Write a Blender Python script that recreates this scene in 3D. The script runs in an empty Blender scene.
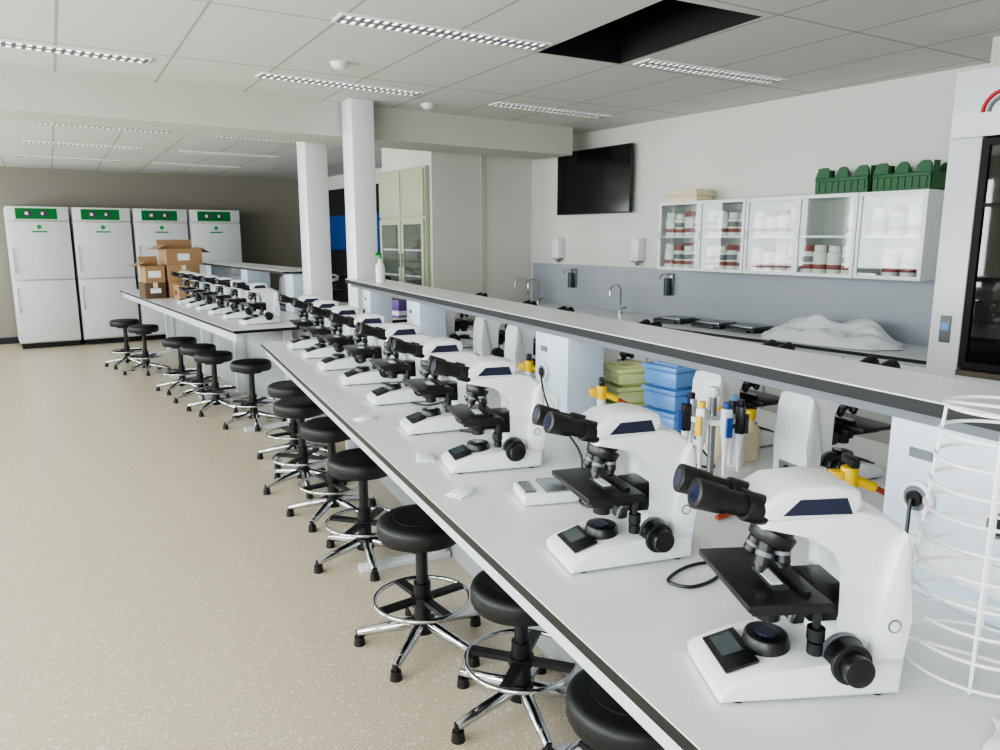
import bpy, bmesh, math, random
from mathutils import Vector, Matrix, noise
random.seed(7)
D = bpy.data
sc = bpy.context.scene
rad = math.radians

# ------------------------------------------------------------ materials
def lin(v):
    v /= 255.0
    return v/12.92 if v <= .04045 else ((v+.055)/1.055)**2.4
def C(r, g, b): return (lin(r), lin(g), lin(b), 1)

def mat(name, col, rough=.5, metal=0, var=.06, scale=15, bump=0, emit=0, spec=.5):
    m = D.materials.new(name); m.use_nodes = True
    nt = m.node_tree; p = nt.nodes['Principled BSDF']
    p.inputs['Roughness'].default_value = rough
    p.inputs['Metallic'].default_value = metal
    p.inputs['Specular IOR Level'].default_value = spec
    tc = nt.nodes.new('ShaderNodeTexCoord')
    nz = nt.nodes.new('ShaderNodeTexNoise'); nz.inputs['Scale'].default_value = scale
    nz.inputs['Detail'].default_value = 3
    nt.links.new(tc.outputs['Object'], nz.inputs['Vector'])
    mx = nt.nodes.new('ShaderNodeMix'); mx.data_type = 'RGBA'
    mx.inputs[6].default_value = tuple(c*(1-var) for c in col[:3])+(1,)
    mx.inputs[7].default_value = tuple(min(1, c*(1+var)) for c in col[:3])+(1,)
    nt.links.new(nz.outputs['Fac'], mx.inputs[0])
    nt.links.new(mx.outputs[2], p.inputs['Base Color'])
    if bump:
        b = nt.nodes.new('ShaderNodeBump'); b.inputs['Strength'].default_value = bump
        b.inputs['Distance'].default_value = .01
        nt.links.new(nz.outputs['Fac'], b.inputs['Height'])
        nt.links.new(b.outputs['Normal'], p.inputs['Normal'])
    if emit:
        p.inputs['Emission Color'].default_value = col
        p.inputs['Emission Strength'].default_value = emit
    return m

def glass_mat(name, tint=(1, 1, 1, 1), base=.03, edge=.5):
    m = D.materials.new(name); m.use_nodes = True
    nt = m.node_tree; nt.nodes.clear()
    o = nt.nodes.new('ShaderNodeOutputMaterial')
    t = nt.nodes.new('ShaderNodeBsdfTransparent'); t.inputs[0].default_value = tint
    g = nt.nodes.new('ShaderNodeBsdfGlossy'); g.inputs['Roughness'].default_value = .03
    f = nt.nodes.new('ShaderNodeLayerWeight'); f.inputs[0].default_value = .5
    pw = nt.nodes.new('ShaderNodeMath'); pw.operation = 'POWER'; pw.inputs[1].default_value = 4
    a = nt.nodes.new('ShaderNodeMath'); a.operation = 'MULTIPLY_ADD'; a.inputs[1].default_value = edge; a.inputs[2].default_value = base
    mx = nt.nodes.new('ShaderNodeMixShader')
    nt.links.new(f.outputs['Facing'], pw.inputs[0]); nt.links.new(pw.outputs[0], a.inputs[0]); nt.links.new(a.outputs[0], mx.inputs[0])
    nt.links.new(t.outputs[0], mx.inputs[1]); nt.links.new(g.outputs[0], mx.inputs[2])
    nt.links.new(mx.outputs[0], o.inputs[0])
    return m

M_wall = mat('wall_paint', C(216, 214, 208), .8, var=.02, scale=3, bump=.02)
M_taupe = mat('taupe_paint', C(142, 137, 126), .8, var=.03, scale=3)
M_beam = mat('beam_paint', C(198, 196, 189), .8, var=.02, scale=3)
M_white = mat('white_laminate', C(226, 228, 230), .28, var=.015, scale=4)
M_top = mat('bench_laminate', C(224, 225, 227), .3, var=.015, scale=4)
M_edge = mat('black_core', C(12, 13, 16), .45)
M_pillar = mat('powder_white', C(208, 219, 233), .4, var=.02)
M_frame = mat('frame_grey_white', C(205, 208, 214), .4, var=.02)
M_panelg = mat('under_panel_grey', C(160, 163, 168), .5)
M_black = mat('black_plastic', C(16, 16, 18), .38, var=.1)
M_blackm = mat('black_matte', C(8, 8, 9), .7, var=.1)
M_seat = mat('black_pu_seat', C(20, 21, 24), .5, var=.15, scale=60, bump=.05)
M_chrome = mat('chrome', C(200, 202, 206), .12, 1, var=.02)
M_steel = mat('brushed_steel', C(150, 152, 155), .3, 1, var=.05)
M_scope = mat('scope_white', C(230, 232, 234), .32, var=.01)
M_scopeg = mat('scope_grey', C(110, 114, 120), .4)
M_purple = mat('scope_dark_panel', C(30, 32, 58), .3)
M_lens = mat('lens_glass', C(30, 36, 60), .05)
M_green = mat('label_green', C(30, 150, 80), .4)
M_fgreen = mat('fridge_green_panel', C(14, 112, 52), .25)
M_fridge = mat('fridge_white_steel', C(214, 217, 218), .3, var=.02, scale=2)
M_card = mat('cardboard', C(158, 126, 94), .85, var=.1, scale=12, bump=.05)
M_cardd = mat('cardboard_dark', C(96, 76, 58), .9, var=.1)
M_screen = mat('tv_screen', C(10, 11, 13), .12, var=.05)
M_splash = mat('splash_grey', C(164, 168, 176), .5, var=.02)
M_crate = mat('crate_green', C(20, 84, 40), .5, var=.1)
M_cream = mat('cream_plastic', C(226, 214, 182), .5)
M_jar = mat('jar_white', C(234, 232, 228), .4)
M_red = mat('jar_red', C(146, 66, 64), .5)
M_glass = glass_mat('clear_glass', (.94, .96, .95, 1), .05, .30)
M_hglass = glass_mat('hood_glass', (.55, .55, .53, 1), .08, .5)
M_cbox = glass_mat('clear_plastic', (.82, .86, .88, 1), .10, .5)
M_bag = mat('plastic_sheet', C(232, 233, 238), .3, var=.02)
M_blue = mat('blue_board', C(26, 70, 140), .5)
M_dark = mat('dark_panel', C(30, 30, 38), .6)
M_pgreen = mat('pale_green_cabinet', C(182, 190, 162), .5, var=.02)
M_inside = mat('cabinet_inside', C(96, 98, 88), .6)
M_cupin = mat('cupboard_inside', C(186, 188, 182), .6)
M_bluebox = mat('blue_tub', C(110, 160, 220), .25)
M_yelbox = mat('yellow_tub', C(220, 224, 158), .25)
M_yellow = mat('gas_yellow', C(240, 196, 10), .4)
M_orange = mat('hose_orange', C(165, 62, 40), .5)
M_wire = mat('white_wire', C(244, 244, 244), .3)
M_paper = mat('paper_white', C(232, 238, 238), .6, var=.04)
M_lcd = mat('lcd_grey', C(62, 72, 76), .2)
M_blade = mat('blade_white', C(235, 235, 230), .4)
M_tube = mat('fixture_lamp', C(255, 253, 248), .5, var=0, emit=3.2)
M_purplebox = mat('glove_purple', C(110, 80, 150), .5)
M_logor = mat('logo_red', C(190, 40, 50), .5)
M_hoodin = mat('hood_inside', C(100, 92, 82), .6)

def floor_mat():
    m = D.materials.new('vinyl_floor'); m.use_nodes = True
    nt = m.node_tree; p = nt.nodes['Principled BSDF']
    g = nt.nodes.new('ShaderNodeNewGeometry')
    v = nt.nodes.new('ShaderNodeTexVoronoi'); v.inputs['Scale'].default_value = 95
    n = nt.nodes.new('ShaderNodeTexNoise'); n.inputs['Scale'].default_value = 170; n.inputs['Detail'].default_value = 3
    for k in (v, n): nt.links.new(g.outputs['Position'], k.inputs['Vector'])
    r = nt.nodes.new('ShaderNodeValToRGB')
    r.color_ramp.elements[0].position = .36; r.color_ramp.elements[0].color = C(164, 152, 129)
    r.color_ramp.elements[1].position = .62; r.color_ramp.elements[1].color = C(206, 195, 172)
    nt.links.new(n.outputs['Fac'], r.inputs[0])
    sp = nt.nodes.new('ShaderNodeSeparateColor'); nt.links.new(v.outputs['Color'], sp.inputs[0])
    r2 = nt.nodes.new('ShaderNodeValToRGB')
    r2.color_ramp.elements[0].position = .92; r2.color_ramp.elements[0].color = (0, 0, 0, 1)
    r2.color_ramp.elements[1].position = .95; r2.color_ramp.elements[1].color = (1, 1, 1, 1)
    nt.links.new(sp.outputs[0], r2.inputs[0])
    mx = nt.nodes.new('ShaderNodeMix'); mx.data_type = 'RGBA'
    mx.inputs[7].default_value = C(228, 221, 204)
    ml = nt.nodes.new('ShaderNodeMath'); ml.operation = 'MULTIPLY'; ml.inputs[1].default_value = .5
    nt.links.new(r2.outputs[0], ml.inputs[0]); nt.links.new(ml.outputs[0], mx.inputs[0])
    nt.links.new(r.outputs[0], mx.inputs[6]); nt.links.new(mx.outputs[2], p.inputs['Base Color'])
    p.inputs['Roughness'].default_value = .32
    return m
M_floor = floor_mat()

def ceil_mat():
    m = D.materials.new('ceiling_tiles'); m.use_nodes = True
    nt = m.node_tree; p = nt.nodes['Principled BSDF']; p.inputs['Roughness'].default_value = .9
    g = nt.nodes.new('ShaderNodeNewGeometry')
    mp = nt.nodes.new('ShaderNodeVectorRotate'); mp.rotation_type = 'Z_AXIS'
    mp.inputs['Center'].default_value = (2.786, 3.64, 0); mp.inputs['Angle'].default_value = rad(4)
    nt.links.new(g.outputs['Position'], mp.inputs['Vector'])
    s = nt.nodes.new('ShaderNodeSeparateXYZ'); nt.links.new(mp.outputs[0], s.inputs[0])
    outs = []
    for ax, per, off in ((0, .6, -2.786), (1, 1.2, -3.64)):
        a = nt.nodes.new('ShaderNodeMath'); a.operation = 'ADD'; a.inputs[1].default_value = off+.008
        nt.links.new(s.outputs[ax], a.inputs[0])
        b = nt.nodes.new('ShaderNodeMath'); b.operation = 'FLOORED_MODULO'; b.inputs[1].default_value = per
        nt.links.new(a.outputs[0], b.inputs[0])
        c = nt.nodes.new('ShaderNodeMath'); c.operation = 'LESS_THAN'; c.inputs[1].default_value = .016
        nt.links.new(b.outputs[0], c.inputs[0]); outs.append(c)
    mxm = nt.nodes.new('ShaderNodeMath'); mxm.operation = 'MAXIMUM'
    nt.links.new(outs[0].outputs[0], mxm.inputs[0]); nt.links.new(outs[1].outputs[0], mxm.inputs[1])
    mx = nt.nodes.new('ShaderNodeMix'); mx.data_type = 'RGBA'
    mx.inputs[6].default_value = C(214, 214, 210); mx.inputs[7].default_value = C(168, 168, 164)
    nt.links.new(mxm.outputs[0], mx.inputs[0]); nt.links.new(mx.outputs[2], p.inputs['Base Color'])
    return m
M_ceil = ceil_mat()

# ------------------------------------------------------------ mesh builder
class B:
    def __init__(s): s.bm = bmesh.new(); s.mats = []
    def _put(s, t, m, M=None, smooth=True):
        if m not in s.mats: s.mats.append(m)
        i = s.mats.index(m)
        if M is not None: bmesh.ops.transform(t, matrix=M, verts=t.verts)
        bmesh.ops.recalc_face_normals(t, faces=t.faces)
        for f in t.faces: f.material_index = i; f.smooth = smooth
        me = D.meshes.new('t'); t.to_mesh(me); t.free(); s.bm.from_mesh(me); D.meshes.remove(me)
    def box(s, c, size, m, rot=(0, 0, 0), bev=0, seg=2):
        t = bmesh.new(); bmesh.ops.create_cube(t, size=1)
        bmesh.ops.scale(t, vec=size, verts=t.verts)
        if bev: bmesh.ops.bevel(t, geom=list(t.edges), offset=bev, segments=seg, affect='EDGES', profile=.5, clamp_overlap=True)
        M = Matrix.Translation(c) @ Matrix.Rotation(rot[2], 4, 'Z') @ Matrix.Rotation(rot[1], 4, 'Y') @ Matrix.Rotation(rot[0], 4, 'X')
        s._put(t, m, M)
    def bb(s, x0, x1, y0, y1, z0, z1, m, bev=0):
        s.box(((x0+x1)/2, (y0+y1)/2, (z0+z1)/2), (abs(x1-x0), abs(y1-y0), abs(z1-z0)), m, bev=bev)
    def frame(s, x0, x1, y0, y1, z0, z1, w, m):
        """rectangular frame in the y-z plane, without overlapping members"""
        s.bb(x0, x1, y0, y1, z0, z0+w, m); s.bb(x0, x1, y0, y1, z1-w, z1, m)
        s.bb(x0, x1, y0, y0+w, z0+w, z1-w, m); s.bb(x0, x1, y1-w, y1, z0+w, z1-w, m)
    def cyl(s, p0, p1, r0, m, r1=None, seg=20, bev=0):
        p0 = Vector(p0); p1 = Vector(p1); d = p1-p0
        t = bmesh.new()
        bmesh.ops.create_cone(t, cap_ends=True, segments=seg, radius1=r0, radius2=r0 if r1 is None else r1, depth=d.length)
        if bev:
            es = [e for e in t.edges if len(e.link_faces) == 2 and any(len(f.verts) > 4 for f in e.link_faces)]
            bmesh.ops.bevel(t, geom=es, offset=bev, segments=2, affect='EDGES', profile=.5, clamp_overlap=True)
        M = Matrix.Translation((p0+p1)/2) @ d.to_track_quat('Z', 'Y').to_matrix().to_4x4()
        s._put(t, m, M)
    def lathe(s, prof, c, m, seg=32):
        t = bmesh.new(); rings = []
        for r, z in prof:
            if r < 1e-6: rings.append([t.verts.new((0, 0, z))])
            else: rings.append([t.verts.new((r*math.cos(2*math.pi*i/seg), r*math.sin(2*math.pi*i/seg), z)) for i in range(seg)])
        for a, b in zip(rings, rings[1:]):
            for i in range(seg):
                j = (i+1) % seg
                if len(a) == 1 and len(b) == 1: continue
                if len(a) == 1: t.faces.new((a[0], b[i], b[j]))
                elif len(b) == 1: t.faces.new((a[i], a[j], b[0]))
                else: t.faces.new((a[i], a[j], b[j], b[i]))
        s._put(t, m, Matrix.Translation(c))
    def tube(s, pts, r, m, seg=8, closed=False):
        pts = [Vector(p) for p in pts]; n = len(pts); t = bmesh.new(); rings = []
        up = None
        for i, p in enumerate(pts):
            if closed: d = (pts[(i+1) % n]-pts[i-1]).normalized()
            else: d = (pts[min(i+1, n-1)]-pts[max(i-1, 0)]).normalized()
            if up is None:
                up = Vector((0, 0, 1)) if abs(d.z) < .9 else Vector((1, 0, 0))
            a = d.cross(up).normalized(); up = a.cross(d).normalized()
            rings.append([t.verts.new(p+(a*math.cos(2*math.pi*k/seg)+up*math.sin(2*math.pi*k/seg))*r) for k in range(seg)])
        rng = range(n) if closed else range(n-1)
        for i in rng:
            A = rings[i]; Bq = rings[(i+1) % n]
            for k in range(seg):
                t.faces.new((A[k], A[(k+1) % seg], Bq[(k+1) % seg], Bq[k]))
        if not closed:
            t.faces.new(rings[0][::-1]); t.faces.new(rings[-1])
        s._put(t, m)
    def ring(s, c, R, r, m, seg=40, n=8):
        s.tube([(c[0]+R*math.cos(2*math.pi*i/seg), c[1]+R*math.sin(2*math.pi*i/seg), c[2]) for i in range(seg)], r, m, n, True)
    def prof(s, pts, y0, y1, m, bev=0, seg=3):
        t = bmesh.new()
        a = [t.verts.new((x, y0, z)) for x, z in pts]; b = [t.verts.new((x, y1, z)) for x, z in pts]
        t.faces.new(a); t.faces.new(b[::-1]); n = len(pts)
        for i in range(n): t.faces.new((a[i], b[i], b[(i+1) % n], a[(i+1) % n]))
        if bev:
            bmesh.ops.bevel(t, geom=[e for e in t.edges if abs(e.verts[0].co.y-e.verts[1].co.y) < 1e-6], offset=bev, segments=seg, affect='EDGES', profile=.5, clamp_overlap=True)
        s._put(t, m)
    def mesh(s, name):
        me = D.meshes.new(name); s.bm.to_mesh(me); s.bm.free()
        for m in s.mats: me.materials.append(m)
        me.set_sharp_from_angle(angle=rad(38))
        return me
    def obj(s, name, loc=(0, 0, 0), rz=0):
        return put(s.mesh(name), name, loc, rz)

def put(me, name, loc=(0, 0, 0), rz=0):
    o = D.objects.new(name, me); o.location = loc; o.rotation_euler = (0, 0, rad(rz))
    sc.collection.objects.link(o); return o

def simple_box(name, x0, x1, y0, y1, z0, z1, m, bev=0):
    b = B(); b.box((0, 0, 0), (x1-x0, y1-y0, z1-z0), m, bev=bev)
    return b.obj(name, ((x0+x1)/2, (y0+y1)/2, (z0+z1)/2))

# ------------------------------------------------------------ room constants
XR, XL, YB, YF, ZC = 5.25, -2.4, -2.6, 13.8, 2.68
simple_box('floor', XL-.1, XR+.1, YB-.1, YF+.1, -.1, 0, M_floor)
simple_box('wall_right', XR, XR+.12, YB, YF, 0, ZC, M_wall)
simple_box('wall_far', XL, XR, YF, YF+.12, 0, ZC, M_taupe)
simple_box('wall_back', XL, XR, YB-.12, YB, 0, ZC, M_wall)
# left wall with window openings
b = B()
wins = [(-2.2, .6), (1.2, 4.0), (4.6, 7.4), (8.0, 10.8), (11.2, 13.4)]
b.bb(XL-.15, XL, YB, YF, 0, .9, M_wall); b.bb(XL-.15, XL, YB, YF, 2.45, ZC, M_wall)
prev = YB
for a, c in wins:
    b.bb(XL-.15, XL, prev, a, .9, 2.45, M_wall); prev = c
b.bb(XL-.15, XL, prev, YF, .9, 2.45, M_wall)
b.obj('wall_left')
for i, (a, c) in enumerate(wins):
    w = B()
    w.frame(XL-.1, XL-.04, a, c, .9, 2.45, .06, M_frame)
    w.bb(XL-.1, XL-.04, (a+c)/2-.03, (a+c)/2+.03, .96, 2.39, M_frame)
    w.bb(XL-.075, XL-.07, a+.06, c-.06, .96, 2.39, M_glass)
    w.obj('window_%d' % (i+1))
# ceiling with removed tile
hc = Vector((3.03, 3.06)); hw, hl, ha = .30, .565, rad(-6.5)
def hrot(x, y): return (hc.x+x*math.cos(ha)-y*math.sin(ha), hc.y+x*math.sin(ha)+y*math.cos(ha))
hole = [hrot(-hw, -hl), hrot(hw, -hl), hrot(hw, hl), hrot(-hw, hl)]
outer = [(XL-.1, YB-.1), (XR+.1, YB-.1), (XR+.1, YF+.1), (XL-.1, YF+.1)]
t = bmesh.new()
for z in (ZC, ZC+.04):
    o_ = [t.verts.new((x, y, z)) for x, y in outer]; h_ = [t.verts.new((x, y, z)) for x, y in hole]
    for i in range(4):
        j = (i+1) % 4; t.faces.new((o_[i], o_[j], h_[j], h_[i]))
me = D.meshes.new('ceiling'); t.to_mesh(me); t.free(); me.materials.append(M_ceil); put(me, 'ceiling')
b = B()
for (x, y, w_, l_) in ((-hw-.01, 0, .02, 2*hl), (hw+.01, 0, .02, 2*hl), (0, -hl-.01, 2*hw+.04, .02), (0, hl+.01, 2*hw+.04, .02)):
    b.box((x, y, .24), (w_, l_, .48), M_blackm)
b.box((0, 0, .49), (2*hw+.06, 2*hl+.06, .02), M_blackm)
b.obj('dark_plenum_box', (hc.x, hc.y, ZC+.002), -6.5)  # plenum box above the opening; its darkness is put into the black colour
# beams
simple_box('beam', XL, 4.9, 5.83, 6.35, 2.42, ZC, M_beam)
# columns
def column(x, y, z1, w=.2):
    b = B(); b.bb(-w/2, w/2, -w/2, w/2, 0, z1, M_white, bev=.006)
    b.obj('column', (x, y, 0))
column(2.58, 5.70, ZC, .19); column(2.62, 6.82, ZC, .21)
# block wall (right, mid distance)
simple_box('wall_return', 3.95, XR, 6.95, 8.1, 0, ZC, M_wall)
simple_box('trim_2', 4.55, 4.6, 6.93, 6.95, 0, ZC, M_beam)
simple_box('baseboard_far', XL, XR, YF-.015, YF, 0, .1, M_dark)
simple_box('baseboard_right', XR-.015, XR, 8.1, 10, 0, .1, M_dark)

# ceiling lights
fb = B()
fb.bb(-.60, .60, -.08, -.068, -.010, 0, M_blade); fb.bb(-.60, .60, .068, .08, -.010, 0, M_blade)
fb.bb(-.60, -.588, -.068, .068, -.010, 0, M_blade); fb.bb(.588, .60, -.068, .068, -.010, 0, M_blade)
fb.bb(-.588, .588, -.068, .068, -.004, -.001, M_tube)
fb.bb(-.588, .588, -.008, .008, -.012, -.005, M_scopeg)
for i in range(25):
    x = -.575+i*1.15/24
    for y in (-.038, .038): fb.bb(x-.011, x+.011, y-.029, y+.029, -.010, -.0045, M_scopeg)
fm = fb.mesh('ceiling_light')
def clight(x, y, a=0): put(fm, 'ceiling_light', (x, y, ZC), a)
clight(2.15, 3.58, -6); clight(4.04, 3.40, -6)
for x in (.38, 2.24, 4.11): clight(x, 5.15)
for x in (.38, 2.24): clight(x, 1.2, -6)
for y in (8.35, 10.1, 11.9):
    for x in (-.5, 1.15, 2.8): clight(x, y)
for (x, y) in ((1.95, 4.55), (3.1, 5.5), (.9, 7.3)):
    b = B(); b.lathe([(0, -.04), (.03, -.04), (.045, -.027), (.055, -.01), (.055, 0), (0, 0)], (0, 0, 0), M_white)
    b.obj('smoke_detector', (x, y, ZC))

# ------------------------------------------------------------ microscope
def microscope_mesh():
    b = B(); W, K = M_scope, M_black
    b.prof([(-.165, .004), (.155, .004), (.157, .06), (.05, .068), (-.03, .062), (-.085, .056), (-.155, .034), (-.168, .022)], -.08, .08, W, .010)
    b.box((-.118, 0, .0515), (.062, .105, .006), K, rot=(0, -rad(17), 0), bev=.002)
    b.box((-.120, .012, .0552), (.038, .055, .002), M_lcd, rot=(0, -rad(17), 0))
    for x in (-.13, .12):
        for y in (-.06, .06): b.cyl((x, y, 0), (x, y, .006), .012, K, seg=10)
    # arm
    b.prof([(.158, .01), (.163, .12), (.160, .25), (.150, .285), (.118, .306), (.07, .312), (-.088, .312), (-.094, .286),
            (-.01, .270), (.038, .252), (.055, .22), (.058, .13), (.045, .08), (.04, .05)], -.050, .050, W, .010)
    # rear housing flare
    b.prof([(.10, .008), (.167, .008), (.171, .13), (.166, .245), (.152, .278), (.130, .25), (.108, .1)], -.066, .066, W, .010)
    b.box((.13, -.0665, .035), (.05, .002, .012), M_green)
    b.cyl((.14, -.066, .12), (.14, -.0675, .12), .012, M_scopeg, seg=20); b.cyl((.14, -.0672, .12), (.14, -.0682, .12), .009, W, seg=20)
    # back panel sockets, visible from behind
    b.box((.172, 0, .05), (.004, .07, .035), M_scopeg, bev=.001); b.cyl((.170, .0, .05), (.18, .0, .05), .01, K, seg=14)
    # field lens
    b.cyl((-.052, 0, .055), (-.052, 0, .082), .043, K, .037, seg=28, bev=.004)
    b.cyl((-.052, 0, .082), (-.052, 0, .085), .02, M_lens, seg=24)
    # nosepiece
    b.cyl((-.05, 0, .288), (-.05, 0, .264), .036, K, seg=28, bev=.004)
    b.cyl((-.05, 0, .268), (-.06, 0, .246), .041, K, .037, seg=28, bev=.003)
    for k, L in zip(range(5), (.056, .046, .034, .05, .04)):
        a = 2*math.pi*k/5+.2
        p = Vector((-.056+.022*math.cos(a), .022*math.sin(a), .251))
        d = Vector((.28*math.cos(a)-.15, .28*math.sin(a), -1)).normalized()
        b.cyl(p, p+d*L*.75, .0135, K, seg=14); b.cyl(p+d*L*.3, p+d*L*.45, .0143, M_scopeg, seg=14)
        b.cyl(p+d*L*.75, p+d*L, .0132, M_steel, .006, seg=14)
    # stage
    b.box((-.05, 0, .164), (.14, .16, .018), K, bev=.003)
    b.box((-.066, .01, .178), (.140, .215, .012), K, bev=.002)
    b.box((-.058, -.01, .1855), (.03, .08, .003), M_steel)
    b.box((-.058, -.01, .1875), (.020, .05, .0015), M_paper)
    b.box((-.025, -.005, .188), (.012, .14, .008), K)
    b.box((.035, 0, .15), (.06, .07, .07), K, bev=.004)
    b.cyl((.0, -.066, .168), (.0, -.066, .09), .007, K, seg=10)
    b.cyl((.0, -.066, .125), (.0, -.066, .105), .015, K, seg=16); b.cyl((.0, -.066, .10), (.0, -.066, .080), .013, K, seg=16)
    # condenser
    b.cyl((-.052, 0, .165), (-.052, 0, .128), .032, K, .034, seg=24, bev=.003)
    b.cyl((-.052, 0, .128), (-.052, 0, .110), .022, K, seg=20)
    b.box((.0, 0, .138), (.09, .04, .02), K)
    # focus knobs
    for s_ in (-1, 1):
        b.cyl((.058, s_*.045, .066), (.058, s_*.088, .066), .036, K, seg=28, bev=.004)
        b.cyl((.058, s_*.088, .066), (.058, s_*.110, .066), .026, K, seg=24, bev=.003)
        b.cyl((.058, s_*.05, .066), (.058, s_*.058, .066), .039, M_scopeg, seg=28)
    # head
    b.prof([(.06, .306), (.074, .328), (.066, .350), (.02, .360), (-.06, .355), (-.10, .332), (-.106, .310), (-.085, .300)], -.058, .058, W, .012)
    for s_ in (-1, 1):
        b.prof([(.052, .314), (.040, .341), (-.040, .340), (-.068, .314)], s_*.0575, s_*.0595, M_purple)
        d = Vector((-.91, s_*.05, .26)).normalized()
        p = Vector((-.088, s_*.031, .314))
        b.cyl(p, p+d*.04, .025, K, seg=22, bev=.003)
        b.cyl(p+d*.035, p+d*.08, .0195, K, seg=22)
        b.cyl(p+d*.074, p+d*.130, .023, K, .025, seg=22, bev=.003)
        b.cyl(p+d*.13, p+d*.1305, .015, M_lens, seg=18)
    b.box((-.100, 0, .316), (.04, .094, .038), K, rot=(0, rad(16), 0), bev=.006)
    bmesh.ops.scale(b.bm, vec=(.925, 1, .965), verts=b.bm.verts)
    return b.mesh('microscope')
SM = microscope_mesh()
ZB = .9
def scope(x, y, rz): put(SM, 'microscope', (x, y, ZB), rz)
A0 = -9.8
def nb(s, w, z=ZB): return (.781+.170*s+.985*w, .641+.985*s-.170*w, z)
for x, y, r in ((1.052, .660, -29.5), (1.155, 1.18, -17), (1.30, 1.92, -19), (1.41, 2.42, -14), (1.515, 2.95, -12),
                (1.59, 3.44, -15), (1.655, 3.91, -9), (1.725, 4.36, -12), (1.785, 4.79, -10)):
    scope(x, y, r)
for s, r in ((.80, 168), (1.20, 172), (1.95, 175), (2.72, 170), (3.15, 168), (3.85, 172)):
    x, y, _ = nb(s, 1.17); scope(x, y, r)
for y, r in ((6.4, 3), (6.95, -4), (7.45, 2), (7.95, 0), (8.4, 5), (8.85, -2)):
    scope(1.93, y, r)
for y in (6.6, 7.6, 8.7): scope(3.05, y, 178)

# ------------------------------------------------------------ benches
def slab(b, x0, x1, y0, y1, zt, th=.026):
    b.bb(x0, x1, y0, y1, zt-th, zt-.003, M_edge)
    b.bb(x0+.001, x1-.001, y0+.001, y1-.001, zt-.003, zt, M_top)
def socket(b, x, y, z):
    b.cyl((x, y, z), (x-.012, y, z), .036, M_white, seg=24, bev=.003)
    b.cyl((x-.012, y, z), (x-.013, y, z), .026, M_scopeg, seg=24)
    b.cyl((x-.013, y, z), (x-.02, y, z), .016, M_black, seg=16)
b = B()
S0, S1 = -.9, 4.65
slab(b, 0, 1.66, S0, S1, ZB)
for w in (.03, 1.59):
    b.bb(w, w+.04, S0+.02, S1-.02, .81, .874, M_frame, .003)
for s in (S0+.05, S1-.1):
    b.bb(.07, 1.59, s, s+.04, .81, .873, M_frame)
for s in (-.6, 1.05, 2.65, 4.5):
    b.bb(.54, .60, s-.03, s+.03, .03, .873, M_frame, .003)
    b.bb(.16, .63, s-.03, s+.03, 0, .03, M_frame, .003)
    b.bb(.07, .54, s-.02, s+.02, .82, .873, M_frame)
    b.bb(1.06, 1.12, s-.03, s+.03, 0, .873, M_frame)
b.bb(.64, 1.02, S0+.1, S1-.1, .0, .873, M_panelg)
b.obj('laboratory_bench', (.781, .641, 0), A0)
# raised shelf and service pillars
b = B()
slab(b, .69, .96, S0, 4.98, 1.31-ZB, .03)
b.bb(.715, .74, S0+.05, 4.9, .355, .38, M_scopeg)
for s0, s1 in ((-.06, .27), (1.62, 1.88), (3.32, 3.56), (4.4, 4.6)):
    b.bb(.725, .885, s0, s1, 0, .379, M_pillar, .004)
    socket(b, .725, s1-.08, .20)
    if s1-s0 > .3: socket(b, .725, s0+.08, .20)
    b.bb(.717, .725, s0+.06, s1-.06, .06, .12, M_white)
    b.bb(.722, .725, s1-.10, s1-.05, .28, .30, M_scopeg)
b.obj('raised_reagent_shelf', (.781, .641, ZB), A0)

b = B()
slab(b, 1.6, 2.46, 6.0, 11.75, ZB); slab(b, 2.76, 3.4, 6.0, 11.75, ZB)
b.bb(1.63, 1.67, 6.05, 11.7, .80, .874, M_frame)
for y in (6.3, 7.9, 9.3, 11.4):
    b.bb(2.1, 2.16, y-.03, y+.03, .03, .873, M_frame); b.bb(1.72, 2.16, y-.03, y+.03, 0, .03, M_frame)
    b.bb(3.2, 3.26, y-.03, y+.03, 0, .873, M_frame)
b.bb(2.22, 2.40, 6.05, 11.7, .0, .873, M_panelg); b.bb(2.78, 2.86, 6.05, 11.7, .0, .873, M_panelg)
b.obj('laboratory_bench')
b = B()
slab(b, 2.36, 2.80, 7.0, 11.6, 1.31)
for y in (7.1, 8.6, 10.2): b.bb(2.48, 2.74, y, y+.24, 0, 1.283, M_pillar, .004)
b.obj('raised_reagent_shelf')

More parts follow.
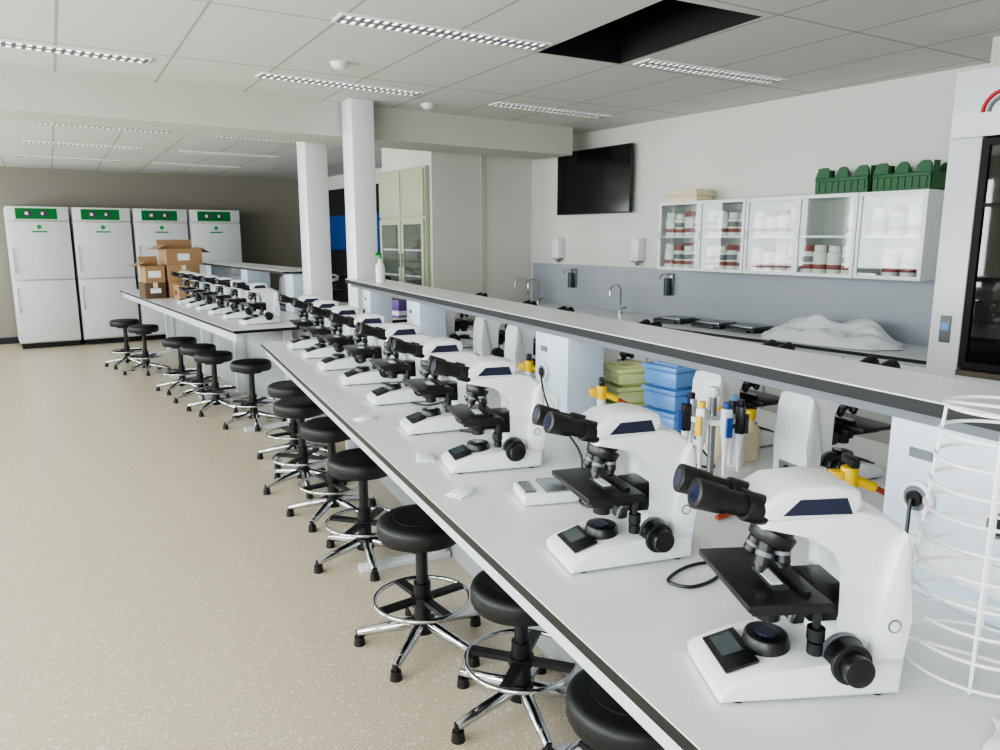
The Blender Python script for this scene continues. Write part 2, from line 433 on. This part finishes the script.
# ------------------------------------------------------------ stools
def stool(x, y, h, rz):
    b = B()
    b.lathe([(0, h-.004), (.12, h), (.152, h-.003), (.167, h-.012), (.173, h-.026), (.172, h-.064), (.164, h-.080), (.13, h-.086), (0, h-.086)], (0, 0, 0), M_seat, 44)
    b.ring((0, 0, h-.002), .105, .003, M_seat)
    b.cyl((0, 0, h-.086), (0, 0, h-.105), .09, M_black, seg=20)
    b.cyl((0, 0, .22), (0, 0, h-.09), .024, M_black, seg=16)
    b.cyl((0, 0, .07), (0, 0, .27), .034, M_black, seg=18)
    b.cyl((0, 0, .06), (0, 0, .12), .048, M_black, seg=20, bev=.004)
    b.ring((0, 0, .20), .19, .009, M_chrome, 44, 10)
    b.cyl((0, 0, .185), (0, 0, .215), .045, M_black, seg=18)
    for k in range(4):
        a = k*math.pi/2
        b.box((.11*math.cos(a), .11*math.sin(a), .2), (.15, .036, .018), M_black, rot=(0, 0, a))
    for k in range(5):
        a = 2*math.pi*k/5
        c, s = math.cos(a), math.sin(a)
        b.cyl((.03*c, .03*s, .098), (.262*c, .262*s, .052), .025, M_chrome, .017, seg=12, bev=.002)
        b.cyl((.258*c, .258*s, .0), (.258*c, .258*s, .036), .024, M_black, .020, seg=14)
        b.cyl((.258*c, .258*s, .03), (.258*c, .258*s, .064), .013, M_black, seg=12)
    b.obj('lab_stool', (x, y, 0), rz)
for i, (x, y, h) in enumerate(((1.285, 1.25, .46), (1.39, 1.88, .49), (1.325, 2.46, .545), (1.48, 3.35, .55), (1.585, 4.02, .57), (1.63, 4.64, .58),
        (1.80, 5.29, .57), (1.86, 6.5, .57), (1.73, 7.25, .56), (1.73, 7.85, .56), (1.68, 8.45, .57), (1.56, 9.85, .58), (1.45, 10.5, .60))):
    stool(x, y, h, (i*37) % 72)

# ------------------------------------------------------------ fridges
b = B()
w, d, h = .80, .80, 2.07
b.bb(-w/2+.005, w/2-.005, .03, d, .08, h-.003, M_fridge, .006)
b.bb(-w/2+.03, w/2-.03, .06, d-.05, .0, .08, M_black)
b.bb(-w/2+.008, w/2-.008, -.02, .029, .10, 1.0, M_fridge, .008)
b.bb(-w/2+.008, w/2-.008, -.02, .029, 1.02, 1.855, M_fridge, .008)
b.bb(-w/2+.008, w/2-.008, -.02, .029, 1.875, h, M_fridge, .008)
b.bb(-.28, .24, -.026, -.0205, 1.89, 2.045, M_fgreen)
b.bb(-.18, -.07, -.030, -.0265, 1.93, 2.01, M_lcd); b.bb(.02, .12, -.030, -.0265, 1.93, 2.01, M_lcd)
b.bb(-.16, -.12, -.033, -.0305, 1.95, 1.99, M_paper); b.bb(.04, .07, -.033, -.0305, 1.95, 1.99, M_paper)
b.cyl((0, -.0205, 1.78), (0, -.024, 1.78), .032, M_green, seg=16); b.bb(-.10, .10, -.023, -.0205, 1.70, 1.722, M_green)
for z0, z1 in ((.55, .9), (1.12, 1.5)): b.bb(-w/2+.03, -w/2+.05, -.05, -.035, z0, z1, M_frame, .004)
for z in (.57, .88, 1.14, 1.48): b.bb(-w/2+.03, -w/2+.05, -.036, -.0205, z-.01, z+.01, M_frame)
fr = b.mesh('laboratory_refrigerator')
for i in range(4): put(fr, 'laboratory_refrigerator', (.78+i*.83, 12.95, 0))

# ------------------------------------------------------------ cardboard boxes
b = B()
def cbox(x, y, z, sx, sy, sz, open_=False, m=None):
    m = m or M_card
    if open_:
        t_ = .008
        b.bb(x-sx/2, x+sx/2, y-sy/2, y+sy/2, z, z+t_, m)
        b.bb(x-sx/2, x-sx/2+t_, y-sy/2+t_, y+sy/2-t_, z+t_, z+sz, m); b.bb(x+sx/2-t_, x+sx/2, y-sy/2+t_, y+sy/2-t_, z+t_, z+sz, m)
        b.bb(x-sx/2, x+sx/2, y-sy/2, y-sy/2+t_, z+t_, z+sz, m); b.bb(x-sx/2, x+sx/2, y+sy/2-t_, y+sy/2, z+t_, z+sz, m)
        b.bb(x-.08, x+.06, y-sy/2-.002, y-sy/2, z+sz*.3, z+sz*.7, M_paper)
        b.box((x-sx/2-.06, y, z+sz+.02), (.14, sy*.98, .006), m, rot=(0, rad(-20), 0))
        b.box((x+sx/2+.05, y, z+sz-.02), (.12, sy*.98, .006), m, rot=(0, rad(30), 0))
        b.box((x, y+sy/2+.03, z+sz+.05), (sx*.98, .13, .006), m, rot=(rad(60), 0, 0))
    else:
        b.bb(x-sx/2, x+sx/2, y-sy/2, y+sy/2, z, z+sz, m, .003)
        b.bb(x-.025, x+.025, y-sy/2-.001, y+sy/2+.001, z+sz-.06, z+sz+.001, M_cream)
        b.bb(x-.06, x+.06, y-sy/2-.0015, y-sy/2+.001, z+sz*.35, z+sz*.65, M_paper)
        b.bb(x-sx/2-.0015, x-sx/2+.001, y-.06, y+.06, z+sz*.3, z+sz*.6, M_cardd)
cbox(.05, 0, 0, .40, .36, .20); cbox(.03, .0, .201, .38, .34, .19); cbox(.05, .02, .392, .42, .36, .20, True)
cbox(-.31, -.02, 0, .24, .28, .19, m=M_cardd); cbox(-.30, -.03, .191, .22, .26, .20, True, m=M_card)
cbox(.02, -.38, 0, .32, .24, .17)
b.obj('cardboard_box', (2.02, 9.95, ZB), 4)

# ------------------------------------------------------------ right side furniture
b = B()
slab(b, 4.60, 5.235, 2.1, 6.9, ZB)
b.bb(4.66, 5.235, 2.12, 6.88, .1, .873, M_white)
for i in range(8):
    y = 2.13+i*.59; b.bb(4.64, 4.66, y, y+.575, .12, .85, M_white, .003); b.bb(4.625, 4.64, y+.2, y+.36, .78, .79, M_steel)
b.bb(4.70, 5.235, 2.12, 6.88, 0, .1, M_dark)
b.obj('storage_worktop')
simple_box('trim_3', 5.235, 5.25, 2.1, 6.9, .9, 1.34, M_splash)
# glazed cupboard
b = B()
cy0, cy1, cz0, cz1, cx0, cx1 = 2.40, 4.66, 1.35, 1.92, 4.9, 5.24
b.bb(cx1-.01, cx1, cy0, cy1, cz0, cz1, M_cupin)
b.bb(cx0+.03, cx1-.01, cy0, cy1, cz0, cz0+.022, M_white); b.bb(cx0+.03, cx1-.01, cy0, cy1, cz1-.022, cz1, M_white)
n = 5; st = (cy1-cy0)/n
for i in range(n+1):
    y = cy0+i*st; b.bb(cx0+.03, cx1-.01, max(cy0, y-.009), min(cy1, y+.009), cz0+.022, cz1-.022, M_white)
for i in range(n): b.bb(cx0+.05, cx1-.01, cy0+i*st+.009, cy0+(i+1)*st-.009, 1.62, 1.638, M_white)
for i in range(n):
    y0, y1 = cy0+i*st+.001, cy0+(i+1)*st-.001; xx = cx0 if i % 2 else cx0+.010
    b.frame(xx, xx+.016, y0, y1, cz0, cz1, .024, M_white)
    b.bb(xx+.006, xx+.010, y0+.024, y1-.024, cz0+.024, cz1-.024, M_glass)
    b.bb(xx-.005, xx-.0005, y1-.018, y1-.008, 1.60, 1.68, M_steel)
b.obj('glazed_reagent_cupboard')
b = B()
def jar(y, x, z, h=.15, r=.046):
    b.lathe([(0, .001), (r, .001), (r, h*.75), (r*.8, h*.8), (r*.8, h), (0, h)], (x, y, z), M_jar, 14)
    b.lathe([(r+.001, h*.15), (r+.001, h*.32)], (x, y, z), M_red, 14)
    b.lathe([(r+.001, h*.40), (r+.001, h*.62)], (x, y, z), M_scopeg if random.random() < .4 else M_jar, 14)
    b.lathe([(r*.82, h*.8), (r*.88, h*.82), (r*.88, h*1.02), (0, h*1.03)], (x, y, z), M_jar if random.random() < .8 else M_red, 14)
for i in range(n):
    for z in (cz0+.022, 1.638):
        if i == 0: ks = [.10, .22, .34] if z > 1.5 else [.12, .24]
        elif i == 1 and z > 1.5: ks = [.06]
        elif i == 1: ks = [.08, .19, .3, .40]
        else: ks = [.06, .165, .27, .375]
        for k in ks:
            jar(cy0+i*st+k, 4.99, z, random.uniform(.17, .20), .049); jar(cy0+i*st+k, 5.10, z, random.uniform(.17, .20), .049)
b.obj('chemical_jars')
# crates
def crate(y, rz, x=5.07):
    b = B(); L, W_, H = .37, .28, .18
    b.bb(-W_/2, W_/2, -L/2, L/2, 0, .012, M_crate)
    for sx in (-1, 1):
        b.bb(sx*W_/2-.006, sx*W_/2+.006, -L/2, L/2, .012, .085, M_crate)
        b.bb(sx*W_/2-.014, sx*W_/2+.014, -L/2, L/2, .085, .112, M_crate, .003)
        for y0, y1 in ((-L/2, -L/2+.10), (-.045, .045), (L/2-.10, L/2)):
            t = bmesh.new()
            xa, xb = sx*W_/2-.010, sx*W_/2+.010
            pts = [(y0, .112), (y1, .112), (y1-.012, H-.03), (y1-.03, H-.008), (y1-.045, H), (y0+.02, H), (y0+.003, H-.02)]
            A = [t.verts.new((xa, p, q)) for p, q in pts]; Q = [t.verts.new((xb, p, q)) for p, q in pts]
            t.faces.new(A); t.faces.new(Q[::-1])
            for k in range(len(pts)): t.faces.new((A[k], Q[k], Q[(k+1) % len(pts)], A[(k+1) % len(pts)]))
            b._put(t, M_crate)
        for k in range(8): b.bb(sx*W_/2-.012, sx*W_/2+.012, -L/2+.025+k*.045-.004, -L/2+.025+k*.045+.004, .013, .084, M_crate)
    for sy in (-1, 1):
        b.bb(-W_/2+.014, W_/2-.014, sy*L/2-.006, sy*L/2+.006, .012, .112, M_crate)
        for k in (-1, 1): b.bb(k*.08-.03, k*.08+.03, sy*L/2-.005, sy*L/2+.005, .112, H, M_crate)
    b.obj('green_plastic_crate', (x, y, cz1), rz)
crate(2.59, 0); crate(3.01, 4)
b = B()
b.bb(-.11, .11, -.16, .16, 0, .05, M_cream, .01); b.bb(-.12, .12, -.17, .17, .05, .07, M_cream, .004); b.bb(-.11, .11, -.15, .13, .07, .10, M_cream, .006)
b.obj('cream_plastic_tray', (5.05, 4.45, cz1), 3)
# TV
b = B()
b.bb(-.03, .0, -.55, .55, 0, .64, M_black, .004); b.bb(-.032, -.0302, -.54, .54, .012, .628, M_screen)
b.bb(0, .055, -.15, .15, .2, .42, M_blackm)
b.obj('television', (XR-.06, 5.83, 1.86))
# dispensers
for y in (6.4, 5.2):
    b = B(); b.box((-.05, 0, .17), (.1, .12, .22), M_white, bev=.02); b.cyl((-.05, 0, .055), (-.05, 0, .02), .02, M_scopeg); b.box((-.05, 0, .06), (.07, .09, .02), M_scopeg)
    b.obj('soap_dispenser', (XR, y, 1.34))
for y in (6.15, 4.78):
    b = B(); b.box((-.015, 0, .1), (.03, .07, .2), M_steel, bev=.004); b.cyl((-.06, 0, .0), (-.06, 0, .16), .03, M_lcd)
    b.tube([(-.02, 0, .19), (-.08, 0, .2), (-.14, 0, .19), (-.16, 0, .15)], .008, M_chrome)
    b.obj('elbow_dispenser', (XR-.015, y, 1.1))
def tap(x, y, rz=180, h=.28):
    b = B(); b.cyl((0, 0, 0), (0, 0, .03), .025, M_chrome)
    pts = [(0, 0, .02), (0, 0, h-.06)]+[(.07-.07*math.cos(a), 0, h-.06+.06*math.sin(a)) for a in [math.pi*k/8 for k in range(1, 9)]]+[(.14, 0, h-.12)]
    b.tube(pts, .010, M_chrome, 10); b.cyl((0, 0, .05), (0, .06, .06), .007, M_chrome); b.box((0, .06, .065), (.014, .05, .014), M_chrome)
    b.obj('laboratory_faucet', (x, y, ZB), rz)
tap(5.05, 6.55); tap(5.05, 6.75, 150); tap(5.05, 5.25)
# fume hood
b = B()
hx = 4.36; hy0, hy1 = .25, 2.05
b.bb(hx+.01, XR-.01, hy1-.03, hy1-.001, 0, 2.47, M_white); b.bb(hx+.01, XR-.01, hy0+.001, hy0+.03, 0, 2.47, M_white)
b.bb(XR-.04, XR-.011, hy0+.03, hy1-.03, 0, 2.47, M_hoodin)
b.bb(hx+.005, XR-.012, hy0+.03, hy1-.03, 2.14, 2.475, M_white)
b.bb(hx, hx+.09, hy0, hy1, 2.14, 2.48, M_white, .004)
b.bb(hx, hx+.09, hy1-.16, hy1, 0, 2.139, M_white, .004); b.bb(hx, hx+.09, hy0, hy0+.16, 0, 2.139, M_white, .004)
ya, yb = hy0+.161, hy1-.161
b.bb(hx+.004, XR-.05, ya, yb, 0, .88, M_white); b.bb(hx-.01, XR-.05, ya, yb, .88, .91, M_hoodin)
b.frame(hx+.01, hx+.045, ya, (ya+yb)/2, .92, 2.13, .035, M_blackm); b.frame(hx+.01, hx+.045, (ya+yb)/2, yb, .92, 2.13, .035, M_blackm)
b.bb(hx+.012, hx+.04, ya+.035, yb-.035, 1.78, 1.80, M_blackm)
b.bb(hx+.025, hx+.03, ya+.035, yb-.035, .955, 2.095, M_hglass)
b.bb(hx-.012, hx, 1.94, 1.995, 1.05, 1.20, M_scopeg, .003); b.bb(hx-.016, hx-.0125, 1.947, 1.988, 1.12, 1.16, M_bluebox)
for R_, m_ in ((.10, M_logor), (.07, M_scopeg)):
    b.tube([(hx-.003, 1.80+R_*math.cos(a), 2.26+R_*math.sin(a)) for a in [math.pi*k/14 for k in range(15)]], .011, m_, 6)
b.obj('fume_hood')
simple_box('trim_4', hx+.25, XR, hy0, hy1-.05, 2.48, ZC, M_beam)
# stuff on worktop
for x, y in ((4.95, 4.45), (4.95, 4.02), (4.95, 3.68)):
    b = B(); b.bb(-.13, .13, -.15, .15, .0, .03, M_black, .005); b.bb(-.11, .11, -.12, .12, .03, .045, M_steel, .003); b.bb(-.16, -.13, -.1, .1, .005, .02, M_lcd)
    b.obj('hotplate', (x, y, ZB), random.uniform(-8, 8))
def crumple(name, loc, sx, sy, h, m, rz=0, seed=0, N=40, sc_=1.6, fine=.08):
    t = bmesh.new(); g = {}
    for i in range(N+1):
        for j in range(N+1):
            u, v = i/N*2-1, j/N*2-1
            e = max(0, 1-u*u)**.6*max(0, 1-v*v)**.6
            r = noise.noise(Vector((u*sc_+seed, v*sc_, 0)))*.7+abs(noise.noise(Vector((u*4+seed, v*2.5, 3))))*fine*3
            z = .004+h*e*max(.12, .6+r)
            g[i, j] = t.verts.new((u*sx*(1+.10*math.sin(v*3+seed)), v*sy*(1+.10*math.sin(u*4+seed)), z))
    for i in range(N):
        for j in range(N): t.faces.new((g[i, j], g[i+1, j], g[i+1, j+1], g[i, j+1]))
    bb_ = B(); bb_._put(t, m); return bb_.obj(name, loc, rz)
crumple('plastic_sheet', (4.87, 2.96, ZB), .24, .46, .21, M_bag, 5, 2, fine=.10)
crumple('plastic_bag', nb(-.25, .42), .08, .07, .03, M_bag, 20, 9)

# pale green glazed cabinet set in the side of the return wall
b = B()
b.bb(3.90, 3.945, 7.0, 8.08, 0, 2.36, M_pgreen, .004)
for k in range(2):
    y0 = 7.02+k*.53; y1 = y0+.51
    b.bb(3.88, 3.90, y0, y1, 1.85, 2.33, M_pgreen, .004); b.bb(3.88, 3.90, y0, y1, .08, .9, M_pgreen, .004)
    b.frame(3.88, 3.899, y0, y1, .92, 1.82, .055, M_pgreen)
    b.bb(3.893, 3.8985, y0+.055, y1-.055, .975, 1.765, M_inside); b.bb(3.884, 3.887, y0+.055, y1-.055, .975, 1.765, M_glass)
    for z in (1.2, 1.48): b.bb(3.889, 3.8925, y0+.055, y1-.055, z, z+.02, M_white)
    b.bb(3.87, 3.88, (y1-.04 if k == 0 else y0+.02), (y1-.02 if k == 0 else y0+.04), 1.3, 1.45, M_steel)
b.obj('glazed_storage_cabinet')
b = B(); b.bb(-.03, 0, -1.6, 1.6, 0, 2.45, M_dark, .004); b.bb(-.034, -.0302, -1.58, 1.58, 1.42, 2.0, M_blue); b.bb(-.04, -.0345, -.01, .01, 0, 2.45, M_black)
b.obj('dark_sliding_partition', (XR, 11.6, 0))

# ------------------------------------------------------------ small bench items
def at(name, bld, s, w, rz=0, z=ZB):
    return bld.obj(name, nb(s, w, z), A0+rz)
def tub(m, h, n_):
    b = B()
    for k in range(n_):
        z = k*(h+.008)
        b.bb(-.08, .08, -.085, .085, z, z+h-.018, m, .012); b.bb(-.086, .086, -.09, .09, z+h-.0175, z+h, m, .004); b.bb(-.05, .05, -.06, .06, z+h, z+h+.006, m)
    return b
at('blue_storage_tub', tub(M_bluebox, .078, 3), 1.49, 1.12, 8)
at('yellow_storage_tub', tub(M_yelbox, .066, 3), 1.72, 1.06, -6)
at('clear_storage_tub', tub(M_cbox, .07, 3), 2.28, 1.10, 4)
at('clear_storage_tub', tub(M_cbox, .07, 2), .46, 1.30, -5)
# yellow-capped reagent bottles on the rear half
b = B()
for k, (x, y) in enumerate(((0, 0), (.09, .03), (.02, .11))):
    b.lathe([(0, 0), (.032, 0), (.034, .006), (.034, .10), (.014, .125), (.014, .14), (0, .14)], (x, y, 0), M_cream if k else M_jar, 20)
    b.lathe([(.017, .136), (.017, .165), (0, .165)], (x, y, 0), M_yellow, 18)
at('reagent_bottles', b, 1.02, 1.00)
# pipette stand
b = B()
b.lathe([(0, 0), (.075, 0), (.075, .012), (.045, .022), (0, .025)], (0, 0, 0), M_white, 28)
b.cyl((0, 0, .02), (0, 0, .265), .010, M_steel); b.lathe([(.0, .195), (.068, .195), (.068, .21), (0, .21)], (0, 0, 0), M_white, 28)
b.lathe([(0, .265), (.012, .265), (.018, .28), (.012, .295), (0, .297)], (0, 0, 0), M_white)
cols = [M_bluebox, M_yellow, M_black, M_blue, M_yellow, M_blue, M_black]
for k in range(7):
    a = 2*math.pi*k/7; c_, s_ = math.cos(a)*.078, math.sin(a)*.078
    b.cyl((c_, s_, .05), (c_, s_, .12), .005, M_white, .008, seg=10); b.cyl((c_, s_, .12), (c_, s_, .17), .008, M_white, .013, seg=12)
    b.box((c_, s_, .205), (.028, .028, .085), M_white if k % 3 else M_black, rot=(0, 0, a), bev=.007); b.cyl((c_, s_, .246), (c_, s_, .264), .010, cols[k], seg=12)
    b.box((c_*1.22, s_*1.22, .195), (.012, .016, .055), cols[k], rot=(0, 0, a))
at('pipette_stand', b, .90, .80)
# wire rack
b = B()
radii = [(.012+k*.0438, .122-.0034*k) for k in range(11)]
for z, r in radii: b.ring((0, 0, z), r, .0030, M_wire, 40, 6)
for k in range(4):
    a = k*math.pi/2+.5
    b.tube([(math.cos(a)*(r-.004), math.sin(a)*(r-.004), z) for z, r in [(.003, .12)]+radii], .0030, M_wire, 6)
    if k < 2:
        b.cyl((-.118*math.cos(a), -.118*math.sin(a), .012), (.118*math.cos(a), .118*math.sin(a), .012), .0028, M_wire, seg=6)
        b.cyl((-.09*math.cos(a), -.09*math.sin(a), .45), (.09*math.cos(a), .09*math.sin(a), .45), .0028, M_wire, seg=6)
at('wire_drying_rack', b, -.045, .578)
# balance
b = B(); b.box((0, 0, .018), (.16, .13, .032), M_white, bev=.008); b.box((.03, 0, .037), (.09, .11, .006), M_steel, bev=.002); b.box((-.055, 0, .036), (.03, .09, .004), M_lcd)
at('pocket_balance', b, 1.0, .30, -12)
# gas taps
for s, w_ in ((.42, .80), (2.12, .82), (1.5, .80)):
    b = B(); b.cyl((0, 0, 0), (0, 0, .14), .016, M_white); b.cyl((0, 0, .14), (0, 0, .19), .02, M_yellow, bev=.003); b.box((0, 0, .205), (.07, .02, .022), M_black, bev=.004)
    b.cyl((0, -.01, .16), (0, -.06, .14), .012, M_yellow); b.cyl((0, -.06, .14), (0, -.1, .12), .007, M_orange); b.box((.0, .03, .165), (.03, .03, .03), M_yellow, bev=.003)
    at('gas_tap', b, s, w_, 60)
b = B(); b.tube([(.02*math.sin(k*.9), k*.035, .008) for k in range(9)], .007, M_orange, 8); b.obj('rubber_hose', nb(.66, .62), -70)
# paper sachets: small folded flat sheets
for s, w_, r_ in ((1.13, .10, 20), (1.50, .12, 60), (2.12, .08, 10)):
    b = B(); b.box((0, 0, .002), (.085, .06, .003), M_paper, bev=.001); b.box((.006, .004, .006), (.075, .052, .003), M_paper, rot=(rad(2), rad(-3), rad(9)), bev=.001)
    b.obj('paper_sachet', nb(s, w_), r_)
# power cables
def cable(pts, loc, rz=A0):
    P_ = [Vector(p) for p in pts]; out = []
    for i in range(len(P_)-1):
        p0, p1, p2, p3 = P_[max(i-1, 0)], P_[i], P_[i+1], P_[min(i+2, len(P_)-1)]
        for k in range(8):
            u = k/8
            out.append(.5*((2*p1)+(-p0+p2)*u+(2*p0-5*p1+4*p2-p3)*u*u+(-p0+3*p1-3*p2+p3)*u**3))
    b = B(); b.tube(out+[P_[-1]], .0038, M_black, 8); b.obj('power_cable', loc, rz)
cable([(.46, .50, .005), (.40, .40, .005), (.31, .38, .005), (.29, .43, .005), (.42, .46, .005), (.60, .34, .005), (.66, .19, .06), (.700, .19, .2)], nb(0, 0))
cable([(.50, .95, .005), (.42, .86, .005), (.36, .90, .005), (.45, 1.06, .005), (.62, 1.35, .005), (.69, 1.7, .08), (.705, 1.80, .2)], nb(0, 0))
for s in (1.62, 2.12, 2.64, 3.1, 3.6):
    cable([(.50, s, .005), (.58, s+.10, .005), (.55, s+.18, .005), (.46, s+.14, .005), (.38, s+.12, .005), (.34, s+.20, .005)], nb(0, 0))
for s in (.75, 1.15, 1.9):
    cable([(.985, s, .045), (.96, s-.02, .03), (.94, s-.10, .005), (.90, s-.14, .005), (.86, s-.06, .005)], nb(0, 0))
# bottle on shelf
b = B(); b.lathe([(0, 0), (.03, 0), (.033, .01), (.033, .11), (.012, .15), (.012, .165), (0, .165)], (0, 0, 0), M_jar, 20); b.cyl((0, 0, .165), (0, 0, .19), .014, M_green); b.box((-.02, 0, .2), (.06, .02, .022), M_green, bev=.004)
b.obj('spray_bottle', nb(4.45, .82, 1.31), 20)
b = B(); b.bb(-.06, .06, -.12, .12, 0, .08, M_purplebox, .003); b.bb(-.061, .03, -.121, .121, .02, .06, M_paper); b.bb(-.06, .06, -.12, .12, .082, .16, M_purplebox, .003)
b.obj('glove_box', (3.15, 6.25, ZB), 10)

# ------------------------------------------------------------ light
w = D.worlds.new('sky'); sc.world = w; w.use_nodes = True
bg = w.node_tree.nodes['Background']; bg.inputs[0].default_value = (.86, .92, 1, 1); bg.inputs[1].default_value = 2.2
def area(name, loc, rot, sx, sy, e, col=(1, 1, 1)):
    l = D.lights.new(name, 'AREA'); l.shape = 'RECTANGLE'; l.size = sx; l.size_y = sy; l.energy = e; l.color = col
    o = D.objects.new(name, l); o.location = loc; o.rotation_euler = rot; sc.collection.objects.link(o)
for i, (a, c) in enumerate(wins):
    area('daylight_window_%d' % (i+1), (XL-.25, (a+c)/2, 1.7), (0, rad(-90), 0), 1.5, c-a, 205 if i < 3 else 150, (.96, .98, 1))
try: sc.view_settings.look = 'AgX - Medium High Contrast'
except Exception: pass

# ------------------------------------------------------------ camera
cd = D.cameras.new('camera'); cd.sensor_width = 36; cd.lens = 745/1000*36; cd.clip_start = .02
co = D.objects.new('camera', cd); co.location = (0, 0, 1.62); co.rotation_euler = (rad(90-10.42), 0, rad(-34.7))
sc.collection.objects.link(co); sc.camera = co
